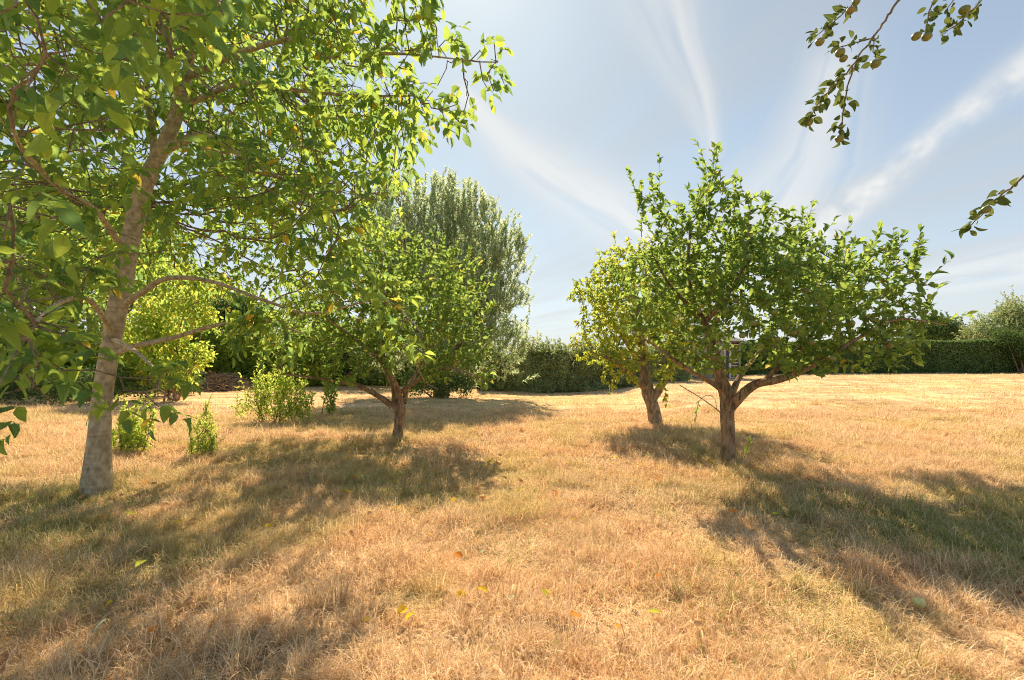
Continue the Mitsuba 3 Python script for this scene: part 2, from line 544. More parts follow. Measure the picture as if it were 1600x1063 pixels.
plain('mat_shed_board', (.24, .27, .22), .85, .35, 5)
plain('mat_shed_white', (.55, .56, .54), .6, .1)
plain('mat_shed_grey', (.42, .43, .40), .7, .1)
plain('mat_shed_roof', (.12, .13, .11), 1.0)
plain('mat_glass_dark', (.04, .05, .08), .15, .1)
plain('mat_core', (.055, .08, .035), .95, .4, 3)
plain('mat_brush', (.38, .28, .19), .9, .5, 14)


def fn_apple(p, n, uv):
    c = mikit.mix((.12, .155, .04), (.21, .21, .06), mikit.fbm(p.x * 18, p.y * 18, p.z * 18, 3))
    return mikit.mix(c, (.30, .15, .06), .4 * mikit.smoothstep(.58, .75, mikit.fbm(p.x * 9 + 5, p.y * 9, p.z * 9, 2)))


scene['mat_apple'] = {'type': 'principled', 'base_color': mikit.proc(fn_apple), 'roughness': .38, 'specular': .45}
scene['mat_pale_apple'] = {'type': 'principled', 'base_color': mikit.proc(lambda p, n, uv: mikit.mix((.50, .55, .20), (.66, .66, .34), mikit.fbm(p.x * 30, p.y * 30, p.z * 30, 3))), 'roughness': .4}
for nm, rgb in (('yellow', (.72, .52, .05)), ('orange', (.62, .27, .06)), ('brown', (.44, .28, .15)), ('pale', (.50, .55, .36)), ('lime', (.48, .52, .08))):
    scene[f'mat_fallen_{nm}'] = {'type': 'principledthin', 'base_color': mikit.proc(lambda p, n, uv, rgb=rgb: mi.Color3f(rgb) * (.65 + .7 * mikit.fbm(p.x * 45, p.y * 45, p.z * 45, 3))),
                                 'roughness': .55, 'diff_trans': .7, 'eta': 1.4}

# ------------------------------------------------------------------ ground
gx = np.unique(np.concatenate([np.linspace(-8, 8, 161), np.linspace(-45, 45, 121), np.geomspace(45, 900, 16), -np.geomspace(45, 900, 16)]))
gy = np.unique(np.concatenate([np.linspace(-2, 12, 141), np.linspace(12, 40, 60), np.geomspace(40, 1500, 16), -np.geomspace(3, 300, 10)]))
X, Y = np.meshgrid(gx, gy, indexing='ij')
gv = np.stack([X, Y, H(X, Y)], -1).reshape(-1, 3)
i, j = np.meshgrid(np.arange(len(gx) - 1), np.arange(len(gy) - 1), indexing='ij')
gf = np.stack([i * len(gy) + j, (i + 1) * len(gy) + j, (i + 1) * len(gy) + j + 1, i * len(gy) + j + 1], -1).reshape(-1, 4)
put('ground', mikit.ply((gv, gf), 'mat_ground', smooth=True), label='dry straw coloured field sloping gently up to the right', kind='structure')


def tuft(n, spread, length, width, lean, r_):
    """Blades of one tuft: bent tapering strips."""
    V, F_, U = [], [], []
    for _ in range(n):
        a = r_.uniform(0, 2 * np.pi)
        b = np.array([np.cos(a), np.sin(a), 0]) * spread * np.sqrt(r_.random())
        L = r_.uniform(*length)
        h = r_.uniform(0, 2 * np.pi)
        out = np.array([np.cos(h), np.sin(h), 0])
        th = abs(r_.normal(0, lean)) + .1
        side = np.cross(out, [0, 0, 1]) * width * r_.uniform(.6, 1.3) * .5
        p, th_i, s0 = b - [0, 0, .012], th, len(V)
        for s in range(3):
            w = (1, .85, .55)[s]
            V += [p - side * w, p + side * w]
            p = p + (out * np.sin(th_i) + np.array([0, 0, np.cos(th_i)])) * L / 3
            p[2] = max(p[2], .004)
            th_i = min(th_i + r_.uniform(.1, .7), 1.72)
        V.append(p)
        F_ += [(s0, s0 + 1, s0 + 3), (s0, s0 + 3, s0 + 2), (s0 + 2, s0 + 3, s0 + 5), (s0 + 2, s0 + 5, s0 + 4), (s0 + 4, s0 + 5, s0 + 6)]
        u = r_.random()
        U += [(u, q) for q in (0, 0, .33, .33, .66, .66, 1)]
    return np.array(V), np.array(F_), np.array(U)


r_ = np.random.default_rng(21)
tufts = {'short': [tuft(38, .07, (.03, .08), .0046, .8, r_) for _ in range(5)],
         'messy': [tuft(50, .10, (.07, .18), .0046, 1.2, r_) for _ in range(6)],
         'straw': [tuft(36, .13, (.08, .20), .0050, 3.0, r_) for _ in range(6)],
         'tall': [tuft(90, .08, (.10, .25), .0046, .55, r_) for _ in range(4)],
         'mound': [tuft(190, .13, (.11, .27), .0046, .85, r_) for _ in range(4)],
         'far': [tuft(26, .16, (.04, .10), .011, .9, r_) for _ in range(3)]}
for kind, group in tufts.items():
    for q, (v, f, u) in enumerate(group):
        scene[f'tuft_{kind}_{q}'] = {'type': 'shapegroup', 'grass': mikit.ply((v, f), 'mat_grass', uv=u)}
n_grass = 0


def plant(kind, x, y, s):
    global n_grass
    z = H(x, y)
    a = r_.uniform(0, 2 * np.pi, len(x))
    w = r_.integers(0, len(tufts[kind]), len(x))
    st = r_.uniform(.8, 1.25, len(x))
    for k in range(len(x)):
        c, d = np.cos(a[k]) * s[k], np.sin(a[k]) * s[k]
        n_grass += 1
        scene[f'dry_grass__{n_grass:05d}'] = {'type': 'instance', 'group': {'type': 'ref', 'id': f'tuft_{kind}_{w[k]}'},
                                              'to_world': T(np.array([[c, -d, 0, x[k]], [d, c, 0, y[k]], [0, 0, s[k] * st[k], z[k]], [0, 0, 0, 1]]))}


def scatter(y0, y1, density, side=1.16, pad=.6):
    n = int(density * (side * (y1 ** 2 - y0 ** 2) + 2 * pad * (y1 - y0)))
    y = np.sqrt(r_.uniform(y0 ** 2, y1 ** 2, n))
    return r_.uniform(-1, 1, n) * (y * side + pad), y


def clump(x, y, f=1.4, seed=3):
    return meshkit.fbm(np.stack([x * f, y * f, 0 * x], -1), 3, seed)


def size_noise(x, y):
    return .45 + 1.0 * smoothstep(.36, .70, clump(x, y, 2.6, 17))


x, y = scatter(1.3, 5.5, 170)
m = clump(x, y, 2.6, 23) > .36
plant('short', x[m], y[m], r_.uniform(.7, 1.15, m.sum()) * size_noise(x, y)[m])
x, y = scatter(1.3, 6.0, 190)
plant('straw', x, y, r_.uniform(.5, 1.05, len(x)))
x, y = scatter(6, 12, 55)
plant('straw', x, y, r_.uniform(.9, 1.5, len(x)))
x, y = scatter(1.3, 7.0, 170)
m = clump(x, y, 2.0, 3) > .47
plant('messy', x[m], y[m], r_.uniform(.55, .9, m.sum()) * size_noise(x, y)[m])
x, y = scatter(1.5, 9.0, 60)
m = clump(x, y, 2.1, 8) > .585
plant('tall', x[m], y[m], r_.uniform(.42, .95, m.sum()))
x, y = scatter(1.6, 8.5, 30)
m = clump(x, y, 1.7, 41) > .53
plant('mound', x[m], y[m], r_.uniform(.45, .95, m.sum()))
x, y = scatter(5.5, 12, 70)
m = clump(x, y, 2.0, 23) > .33
plant('short', x[m], y[m], r_.uniform(1.0, 1.6, m.sum()) * size_noise(x, y)[m])
x, y = scatter(7, 13, 34)
m = clump(x, y, 1.5) > .46
plant('messy', x[m], y[m], r_.uniform(.9, 1.4, m.sum()) * size_noise(x, y)[m])
x, y = scatter(12, 30, 16)
plant('far', x, y, r_.uniform(.5, 1.2, len(x)) * size_noise(x * .5, y * .5))
for px_, d_, R in ((150, 4.75, .17), (1139, 6.1, .12), (621, 7.9, .12), (1026, 9.6, .17)):      # longer grass that the mower left round the trunks
    q = base_at(px_, d_)
    a = r_.uniform(0, 2 * np.pi, 34)
    rad_ = R + r_.uniform(.0, .22, 34)
    plant('tall', q[0] + np.cos(a) * rad_, q[1] + np.sin(a) * rad_, r_.uniform(.35, .75, 34))
note('dry_grass', 'parched mown grass covering the whole field, greener under the trees', 'grass', kind='stuff')

# ------------------------------------------------------------------ walnut tree on the left
def rows(pts):
    """(px, py, depth, radius) -> (x, y, z, radius)."""
    return np.array([[*P(a, b, c), r] for a, b, c, r in pts])


k = thing('walnut_tree', 'large leaning pale barked tree with big leaves filling the left of the view', 'tree')
WD = 4.75
trunk = rows([(150, 778, WD, .205), (151, 755, WD, .168), (155, 690, WD, .150), (160, 620, WD, .142), (173, 540, WD, .132), (188, 460, WD, .125), (205, 370, WD, .105), (228, 285, WD, .092), (262, 215, WD, .08),
              (285, 150, WD, .066), (300, 60, WD + .1, .05), (306, -60, WD + .2, .035)])
trunk[0, 2] -= .05
trunk[:, 3] *= [.84, .78, .66, .60, .62, .70, .78, .80, .80, .80, .8, .8]
limbs = [rows(L) for L in (
    [(190, 478, WD, .055), (225, 455, WD - .1, .05), (262, 435, WD - .2, .042), (330, 440, WD - .3, .034), (420, 472, WD - .3, .028), (490, 490, WD - .3, .022), (600, 470, WD - .4, .012), (660, 520, WD - .5, .007)],
    [(172, 555, WD, .045), (215, 540, WD - .1, .038), (270, 528, WD, .034), (340, 508, WD, .028), (405, 500, WD + .1, .022), (470, 520, WD, .013)],
    [(250, 238, WD, .065), (285, 222, WD - .1, .055), (318, 212, WD - .2, .05), (370, 240, WD - .5, .035), (440, 280, WD - .8, .024), (520, 330, WD - 1., .012)],
    [(293, 120, WD, .05), (370, 85, WD - .2, .04), (460, 62, WD - .5, .032), (560, 82, WD - .8, .022), (640, 85, WD - .9, .014), (735, 95, WD - 1, .006)],
    [(300, 160, WD, .04), (380, 130, WD - .2, .032), (470, 142, WD - .4, .025), (560, 150, WD - .6, .018), (650, 150, WD - .7, .01)],
    [(240, 265, WD, .05), (238, 200, WD + .1, .045), (215, 130, WD + .1, .04), (150, 105, WD - .3, .032), (60, 100, WD - .7, .022), (-40, 110, WD - 1, .014)],
    [(200, 400, WD, .045), (150, 330, WD - .6, .036), (100, 300, WD - 1.3, .028), (40, 240, WD - 2.0, .02), (20, 200, WD - 2.5, .01)],
    [(178, 520, WD, .04), (140, 470, WD - .8, .03), (100, 470, WD - 1.5, .022), (60, 500, WD - 2.1, .014), (40, 530, WD - 2.5, .008)],
    [(210, 360, WD, .04), (235, 330, WD + .7, .034), (200, 270, WD + 1.5, .02)],
    [(280, 160, WD, .045), (260, 60, WD - 1.0, .032), (230, -20, WD - 1.8, .022), (240, -60, WD - 2.5, .012)],
    [(176, 530, WD, .034), (205, 545, WD - .7, .026), (225, 560, WD - 1.2, .018), (250, 585, WD - 1.6, .009)],
)]
crown = [(*P(a, b, d), r) for a, b, d, r in (
    (300, 60, 4.5, 1.1), (120, 60, 4.0, 1.1), (480, 110, 4.1, .8), (600, 95, 3.9, .6), (700, 100, 3.75, .42), (755, 110, 3.7, .28), (640, 160, 3.9, .38), (700, 175, 3.8, .25),
    (430, 280, 3.9, .75), (560, 240, 4.0, .45), (600, 290, 3.9, .28), (520, 370, 3.7, .55), (430, 420, 4.2, .55), (560, 430, 4.1, .45), (640, 540, 4.1, .32), (660, 600, 4.2, .2),
    (380, 500, 4.4, .35), (440, 520, 4.5, .3), (235, 585, 2.7, .22), (40, 430, 2.5, .38), (95, 525, 2.7, .3), (60, 390, 3.2, .45), (110, 370, 3.7, .45), (40, 590, 2.3, .25), (-20, 330, 3.0, .6), (50, 90, 2.6, .6), (0, 470, 2.6, .4), (20, 570, 2.4, .28), (265, 570, 3.2, .26), (290, 600, 3.3, .16), (80, 600, 2.6, .25), (150, 560, 2.9, .2), (260, 0, 2.3, .42), (120, 0, 2.4, .5),
    (255, 620, 3.0, .14), (365, 330, 3.4, .45), (560, 30, 3.6, .65), (640, 20, 3.6, .35), (420, 20, 3.4, .7), (300, -200, 4, 1.2), (0, -100, 3, 1.0), (500, -150, 3.9, .9),
    (250, 300, 6, 1.1), (100, 350, 6, 1.2), (350, 200, 6, .9), (-150, 300, 4, 1.1), (-220, 0, 4, 1.2), (60, 230, 4.2, .8), (100, 420, 3.8, .4),
    (60, 100, 1.9, .3), (0, 600, 1.9, .2), (30, 440, 2.0, .22), (250, -30, 1.9, .35), (100, 0, 1.8, .35), (0, 340, 1.8, .22), (330, 270, 2.6, .22), (480, 240, 2.9, .25),
    (540, 330, 7, .9), (580, 270, 6.5, .7), (480, 400, 6.5, .8), (520, 130, 6.5, .9), (600, 180, 6, .6), (400, 380, 6.8, .9), (400, 300, 7.5, .9), (300, 400, 7, 1.0), (200, 380, 6.5, .9),
    (430, 240, 6.6, 1.0), (350, 130, 7, 1.2), (480, 180, 6.2, .8), (200, 100, 6.6, 1.3), (450, 60, 6.0, 1.0), (520, 260, 5.2, .6), (300, -60, 6.5, 1.3))]


for L in limbs:
    L[:, 3] *= .70
limbs[0][:, 3] *= .80


def walnut_spots(a, b, n, r_):
    """Compound leaves: a drooping stalk with pairs of leaflets and one at its end."""
    keep = r_.random(len(a)) < .46
    a, b = a[keep], b[keep]
    Pn, D = [], []
    ax = unit(b - a)
    for _ in range(n):
        base = a + (b - a) * r_.random((len(a), 1))
        out = unit(np.cross(ax, r_.normal(size=ax.shape)))
        d0 = unit(ax * .5 + out + [0, 0, .1])
        L = r_.uniform(.14, .24, (len(a), 1))
        side = unit(np.cross(d0, [0, 0, 1.0]) + r_.normal(size=ax.shape) * .15)
        for t, s in ((.45, 1), (.45, -1), (.75, 1), (.75, -1), (1.0, 0)):
            Pn.append(base + d0 * L * t - np.array([0, 0, .35]) * L * t * t)
            D.append(unit(d0 * (.45 if s else 1) + side * s * .9 - np.array([0, 0, .50]) * (t + .25) + r_.normal(size=ax.shape) * .22))
    p, d = np.vstack(Pn), np.vstack(D)
    up = unit(np.array([0, 0, 1.0]) + r_.normal(size=p.shape) * .45)
    return p, frames(d, up)


one = P(748, 4, 3.7)
make_tree(k, trunk, limbs, crown, 7600, None, 'mat_walnut_bark', 'mat_walnut_leaf', 31, step=.13, reach=1.5, kill=.15, tip=.0036, cap_r=.035, per=2, leaf_r=.0079, width=.54, size=(.075, .125), single=300,
          spots=walnut_spots, trunk_sides=30, rough=.05)

# ------------------------------------------------------------------ apple trees
def tip_shoots(n, length, lean, zmin, centre, extra=()):
    def build(pos, par, rad, r_):
        tips = np.setdiff1d(np.where(par >= 0)[0], par[par >= 0])
        tips = tips[pos[tips, 2] > zmin]
        S = [pos[q] for q in r_.permutation(tips)[:n]]
        A, B, v, f = up_shoots(None, length, 6, lean, .0038, centre)(r_, S)
        parts, As, Bs = [(v, f)], [A], [B]
        for line in extra:
            c = catmull(line, .07)
            t = np.linspace(1, .25, len(c))
            parts.append(segments(c[:-1], c[1:], .005 * t[:-1], .005 * t[1:], 4))
            As.append(c[:-1])
            Bs.append(c[1:])
        return np.vstack(As), np.vstack(Bs), *join(parts)
    return build


def apple_shape(r, seed):
    m = trimesh.creation.icosphere(subdivisions=3)
    v = m.vertices.copy()
    rho = np.hypot(v[:, 0], v[:, 1])
    z = v[:, 2] * (.90 - .30 * np.exp(-(rho / .32) ** 2))
    k = (1 + .10 * v[:, 2]) * (1 + .10 * (meshkit.fbm(v * 1.1 + seed, 2, seed) - .5))
    m.vertices = np.stack([v[:, 0] * k, v[:, 1] * k, z], -1) * r
    return m


apple_kinds = [mikit.ply(apple_shape(.034, s), 'mat_apple', smooth=True) for s in range(3)]


def hang_apples(k, spots, scale=1.0):
    for n, p in enumerate(spots):
        put('apple', {**apple_kinds[n % 3], 'to_world': T().translate(list(map(float, p))).rotate([1, .3, 0], float(n * 37 % 50 - 25)).scale(scale * (.85 + .06 * (n % 5)))}, k)


# right tree
AD = 6.1
k = thing('apple_tree', 'green apple tree on a short forked trunk, foremost on the right', 'tree')
trunk = rows([(1139, 735, AD, .20), (1139, 722, AD, .165), (1137, 690, AD, .150), (1137, 650, AD, .147), (1136, 622, AD, .150), (1132, 608, AD, .145), (1125, 585, AD, .105), (1117, 555, AD, .10), (1103, 510, AD + .1, .085), (1085, 475, AD + .2, .06),
              (1075, 420, AD + .2, .042), (1080, 350, AD + .2, .025)])
limbs = [rows(L) for L in (
    [(1140, 640, AD - .05, .10), (1156, 620, AD - .15, .10), (1182, 600, AD - .3, .085), (1222, 592, AD - .5, .068), (1262, 575, AD - .7, .05), (1330, 535, AD - .9, .03), (1400, 500, AD - .9, .018), (1480, 508, AD - .8, .008)],
    [(1190, 600, AD - .35, .05), (1215, 575, AD - .4, .045), (1250, 545, AD - .4, .035), (1290, 490, AD - .3, .022), (1320, 430, AD - .2, .012)],
    [(1128, 608, AD, .07), (1110, 597, AD - .1, .05), (1080, 580, AD - .3, .042), (1050, 560, AD - .4, .03), (1015, 535, AD - .4, .016), (985, 520, AD - .4, .008)],
    [(1130, 612, AD + .05, .085), (1118, 580, AD + .3, .065), (1108, 545, AD + .7, .05), (1120, 480, AD + 1.1, .03), (1140, 400, AD + 1.2, .015)],
    [(1142, 618, AD + .05, .07), (1158, 585, AD + .4, .055), (1178, 560, AD + .8, .045), (1215, 510, AD + 1.2, .028), (1260, 440, AD + 1.3, .014)],
    [(1100, 505, AD + .1, .055), (1130, 470, AD - .2, .04), (1160, 420, AD - .4, .028), (1170, 360, AD - .4, .014)],
    [(1090, 490, AD + .2, .045), (1050, 450, AD, .03), (1020, 400, AD - .1, .016)],
)]
crown = [(*P(a, b, d), r) for a, b, d, r in (
    (1080, 420, 6.2, .75), (1150, 380, 6.2, .75), (1110, 320, 6.2, .5), (1120, 275, 6.2, .22), (1030, 350, 6.2, .45), (1010, 310, 6.2, .2), (1020, 430, 6.1, .5), (1040, 500, 5.8, .4), (1180, 470, 5.8, .85),
    (1240, 400, 6.1, .5), (1280, 450, 6.0, .7), (1340, 430, 5.9, .5), (1380, 460, 5.6, .5), (1400, 420, 5.7, .3), (1340, 520, 5.4, .5), (1400, 530, 5.3, .35), (1270, 540, 5.3, .45), (1100, 540, 5.6, .35),
    (1180, 430, 7.3, .9), (1280, 450, 7.2, .7), (1080, 440, 7.3, .7), (1180, 530, 5.0, .45), (1250, 480, 5.0, .5), (1400, 550, 5.2, .28), (1440, 500, 5.3, .15), (1310, 560, 5.1, .3), (1350, 470, 4.9, .4), (1250, 560, 4.8, .3), (1020, 480, 5.5, .35), (1000, 520, 5.6, .22))]
trunk[:, 3] *= .60
for L in limbs:
    L[:, 3] *= .66
lines = [[P(*q) for q in L] for L in (
    [(1032, 400, 6.1), (1033, 340, 6.1), (1030, 290, 6.1), (1030, 238, 6.1)], [(1105, 370, 6.1), (1110, 300, 6.1), (1118, 260, 6.1), (1124, 228, 6.1)], [(1245, 420, 6.0), (1255, 370, 6.0), (1272, 312, 6.0)],
    [(1300, 440, 5.8), (1315, 380, 5.8), (1332, 340, 5.8)], [(1385, 460, 5.6), (1390, 400, 5.6), (1396, 360, 5.6)], [(1405, 470, 5.6), (1420, 420, 5.6), (1438, 385, 5.6)], [(1002, 370, 6.1), (1003, 320, 6.1), (1000, 285, 6.1)],
    [(1150, 370, 6.1), (1148, 320, 6.1), (1147, 285, 6.1)], [(1190, 380, 6.1), (1195, 330, 6.1), (1190, 305, 6.1)], [(1440, 505, 5.3), (1475, 500, 5.3), (1515, 492, 5.3)], [(1340, 450, 5.8), (1348, 400, 5.8), (1360, 385, 5.8)])]
AC = P(1180, 480, 6.1)
make_tree(k, trunk, limbs, crown, 3600, None, 'mat_apple_bark', 'mat_apple_leaf', 12, step=.10, reach=1.2, kill=.115, tip=.0026, cap_r=.024, per=4, leaf_r=.0066, width=.56, size=(.07, .115), single=300,
          spots=lambda a, b, n, r: leaf_spots(a, b, n, r, .6, .9, .25, wild=.4), shoots=tip_shoots(150, (.15, .45), .20, 1.9, AC, lines), rough=.13, rough_attr=.43)
hang_apples(k, [P(a, b, d) for a, b, d in ((1092, 487, 5.5), (1210, 488, 4.8), (1178, 505, 4.7), (1268, 535, 4.9), (1300, 560, 4.9), (1188, 540, 4.7), (1240, 520, 4.8), (1332, 545, 4.9), (1150, 470, 5.2), (1120, 500, 5.5),
                                             (1055, 520, 5.5), (1260, 455, 4.9), (1285, 500, 4.8), (1365, 500, 5.0), (1225, 440, 5.1), (1215, 530, 4.75), (1072, 545, 5.4), (1160, 525, 4.8), (1330, 505, 4.9), (1390, 540, 5.1))])
# the snapped twig that hangs from its trunk
c = catmull([P(1128, 648, 6.0), P(1120, 640, 5.95), P(1095, 622, 5.9), P(1062, 602, 5.9)], .04)
d_ = catmull([P(1120, 640, 5.95), P(1116, 622, 5.9), P(1105, 618, 5.9), P(1092, 628, 5.9), P(1087, 655, 5.9)], .04)
v, f = join([segments(c[:-1], c[1:], np.full(len(c) - 1, .007), np.full(len(c) - 1, .006), 5), segments(d_[:-1], d_[1:], np.full(len(d_) - 1, .004), np.full(len(d_) - 1, .003), 4)])
put('hanging_twig', mikit.ply((v, f), 'mat_twig_bark', smooth=50), k, label='thin bare twig hanging from the fork of the trunk')
rr = np.random.default_rng(5)
p, fr = leaf_spots(d_[8:-1], d_[9:], 1, rr, .3, .8, -.5)
add_leaves(k, p, fr, rr.uniform(.05, .09, len(p)), 'mat_apple_leaf', .6, mass='twig_foliage')

# left tree
LD = 7.9
k = thing('apple_tree', 'broad low apple tree with a gnarled trunk, in the middle left', 'tree')
trunk = rows([(621, 695, LD, .17), (621, 684, LD, .145), (623, 665, LD, .128), (625, 645, LD, .150), (622, 630, LD, .160), (617, 605, LD, .11), (606, 580, LD, .08), (598, 545, LD, .06), (600, 490, LD, .042), (610, 430, LD, .022)])
limbs = [rows(L) for L in (
    [(612, 634, LD, .09), (596, 622, LD - .1, .075), (565, 605, LD - .3, .06), (530, 597, LD - .5, .045), (490, 590, LD - .7, .03), (440, 585, LD - .8, .016)],
    [(630, 630, LD, .085), (638, 605, LD + .2, .06), (655, 575, LD + .5, .04), (690, 520, LD + .7, .022)],
    [(625, 615, LD - .1, .07), (600, 570, LD - .6, .045), (555, 530, LD - 1, .028), (500, 490, LD - 1.1, .014)],
    [(628, 612, LD, .07), (660, 590, LD - .6, .045), (700, 575, LD - .9, .03), (750, 590, LD - 1, .012)],
    [(608, 585, LD, .05), (570, 530, LD + .7, .035), (530, 470, LD + 1, .018)],
)]
crown = [(*P(a, b, d), r) for a, b, d, r in (
    (600, 460, 7.9, 1.0), (680, 450, 7.9, .85), (540, 480, 7.7, .9), (480, 520, 7.4, .7), (440, 560, 7.2, .4), (700, 520, 7.6, .7), (740, 560, 7.3, .4), (760, 590, 7.2, .22), (640, 400, 8.0, .5), (690, 410, 8.0, .4), (570, 410, 8, .6),
    (600, 540, 7.0, .5), (680, 580, 7.0, .3), (530, 560, 7.0, .45), (600, 480, 9.2, 1.0), (700, 480, 9.0, .7), (500, 500, 9, .8), (740, 480, 7.9, .35))]
trunk[:, 3] *= .66
for L in limbs:
    L[:, 3] *= .66
lines = [[P(*q) for q in L] for L in (
    [(700, 440, 7.9), (708, 400, 7.9), (716, 380, 7.9)], [(740, 470, 7.9), (752, 440, 7.9), (758, 425, 7.9)], [(640, 400, 8), (650, 380, 8), (662, 372, 8)], [(760, 580, 7.2), (775, 570, 7.2), (790, 560, 7.2)],
    [(755, 540, 7.4), (765, 520, 7.4), (775, 505, 7.4)])]
make_tree(k, trunk, limbs, crown, 3300, None, 'mat_apple_bark', 'mat_apple_leaf', 44, step=.11, reach=1.4, kill=.13, tip=.0028, cap_r=.024, per=4, leaf_r=.0070, width=.56, size=(.075, .12), single=200,
          spots=lambda a, b, n, r: leaf_spots(a, b, n, r, .6, .9, .2, wild=.4), shoots=tip_shoots(110, (.15, .42), .25, 1.5, P(600, 520, 7.9), lines), rough=.16)
hang_apples(k, [P(a, b, d) for a, b, d in ((700, 470, 6.9), (560, 500, 6.6), (650, 560, 6.7), (735, 575, 6.9), (520, 540, 6.5), (620, 440, 6.9))])

# pear tree behind the right apple tree
PD = 9.6
k = thing('pear_tree', 'yellowing fruit tree on a thick leaning trunk, behind the foremost right apple tree', 'tree')
trunk = rows([(1026, 672, PD, .20), (1025, 662, PD, .165), (1021, 640, PD, .150), (1012, 610, PD, .155), (1010, 595, PD, .13), (1004, 560, PD, .10), (1000, 510, PD, .07), (990, 450, PD, .04), (985, 400, PD, .02)])
limbs = [rows(L) for L in (
    [(1020, 622, PD, .10), (1032, 605, PD - .1, .085), (1045, 580, PD - .2, .06), (1060, 540, PD - .2, .04), (1075, 490, PD, .02)],
    [(1008, 605, PD, .09), (985, 585, PD - .3, .055), (960, 565, PD - .5, .035), (925, 550, PD - .6, .015)],
    [(1006, 575, PD, .07), (975, 530, PD + .5, .045), (940, 480, PD + .6, .02)],
)]
crown = [(*P(a, b, d), r) for a, b, d, r in (
    (980, 430, 9.6, .8), (940, 460, 9.5, .7), (910, 450, 9.5, .3), (1000, 500, 9.4, .9), (930, 530, 9.3, .6), (970, 570, 9.1, .45), (950, 600, 9.0, .18), (990, 602, 8.95, .12), (1050, 540, 9.3, .6), (1000, 410, 9.7, .6), (960, 405, 9.7, .4), (1060, 460, 9.7, .8),
    (960, 480, 10.6, .9), (1040, 480, 10.6, .9), (1040, 590, 9.2, .3), (1040, 630, 9.3, .13))]
trunk[:, 3] *= .86
make_tree(k, trunk, limbs, crown, 3700, None, 'mat_pear_bark', 'mat_pear_leaf', 52, step=.11, reach=1.4, kill=.125, tip=.0028, cap_r=.03, per=6, leaf_r=.0072, width=.55, size=(.065, .10), single=100,
          spots=lambda a, b, n, r: leaf_spots(a, b, n, r, .5, .9, -.15, wild=.45), shoots=tip_shoots(30, (.12, .3), .3, 2.2, P(990, 500, 9.6)), rough=.13)

# apple tree that stands outside the frame on the right: only its hanging branches reach into view
OD = 2.6
k = thing('apple_tree', 'apple tree at the right edge with fruiting branches hanging into the sky', 'tree')
bx, by = 5.0, 2.5
trunk = np.array([[bx, by, -.05, .19], [bx, by, .1, .15], [bx + .03, by, .7, .13], [bx, by, 1.3, .14], [bx - .1, by, 1.9, .10], [bx - .25, by, 2.6, .07], [bx - .4, by, 3.3, .045]])
put('trunk', mikit.ply(tube(catmull(trunk, .06), 20, .13, 9, 3), 'mat_apple_bark', smooth=50), k)
LL = [np.array([[bx - .1, by, 1.9, .08], [bx - .8, by, 2.9, .06], [bx - 1.6, by + .05, 3.75, .04], [bx - 2.2, by + .1, 3.95, .02], [*P(1440, -50, OD), .012], [*P(1405, 0, OD), .008]]),
      np.array([[bx, by, 1.5, .06], [bx - .9, by - .1, 2.2, .045], [bx - 1.7, by - .1, 2.5, .025], [*P(1640, 262, 2.45), .010], [*P(1600, 275, 2.4), .007]]),
      np.array([[bx - .8, by, 2.9, .045], [bx - 1.3, by, 3.7, .03], [bx - 1.8, by + .05, 4.1, .02], [*P(1480, -60, OD), .010], [*P(1465, -10, OD), .006]]),
      np.array([[bx - .3, by, 2.7, .05], [bx + .3, by + .2, 3.4, .035], [bx + .8, by + .4, 3.8, .015]])]
for L in LL:
    put('limb', mikit.ply(tube(catmull(L, .06), 10, .08, 11, 4), 'mat_apple_bark', smooth=50), k)
hang = [[(1405, 0, OD, .007), (1372, 48, OD, .006), (1348, 80, OD, .0055), (1332, 103, OD - .02, .005), (1300, 138, OD - .02, .004), (1276, 166, OD - .05, .0035), (1262, 192, OD - .05, .0025)],
        [(1332, 103, OD - .02, .0045), (1325, 135, OD, .004), (1318, 172, OD, .0035), (1313, 205, OD, .003), (1312, 220, OD, .002)],
        [(1362, 60, OD, .004), (1340, 65, OD + .05, .003), (1315, 74, OD + .05, .003), (1300, 80, OD + .05, .002)],
        [(1365, 55, OD, .003), (1367, 85, OD, .0025), (1370, 97, OD, .002)],
        [(1348, -8, OD + .1, .004), (1318, 20, OD + .1, .0035), (1290, 46, OD + .1, .003), (1272, 58, OD + .1, .002)],
        [(1465, -10, OD, .005), (1455, 10, OD, .004), (1450, 30, OD, .0035), (1446, 50, OD, .002)],
        [(1545, -12, OD, .004), (1520, 15, OD, .0035), (1495, 38, OD, .003), (1470, 55, OD, .002)],
        [(1500, -20, OD, .004), (1490, 0, OD, .003), (1478, 16, OD, .002)],
        [(1600, 275, 2.4, .006), (1585, 290, 2.4, .005), (1560, 308, 2.4, .004), (1540, 328, 2.4, .003), (1512, 358, 2.4, .002)]]
rr = np.random.default_rng(77)
Pn, Fr, sg = [], [], []
for h in hang:
    c = catmull(rows(h), .025)
    c[1:-1, :3] += rr.normal(size=(len(c) - 2, 3)) * .003
    sg.append(segments(c[:-1, :3], c[1:, :3], c[:-1, 3], c[1:, 3], 6))
    s = max(1, int(len(c) * (.45 if h[0][0] in (1405, 1600) and len(h) > 6 else .25)))
    p, fr = leaf_spots(c[s:-1, :3], c[s + 1:, :3], 3, rr, .5, .9, -.05, wild=.8)
    p = p + fr[:, :, 1] * rr.uniform(.005, .03, (len(p), 1))
    Pn.append(p)
    Fr.append(fr)
put('hanging_branches', mikit.ply(join(sg), 'mat_twig_bark', smooth=50), k, kind='stuff')
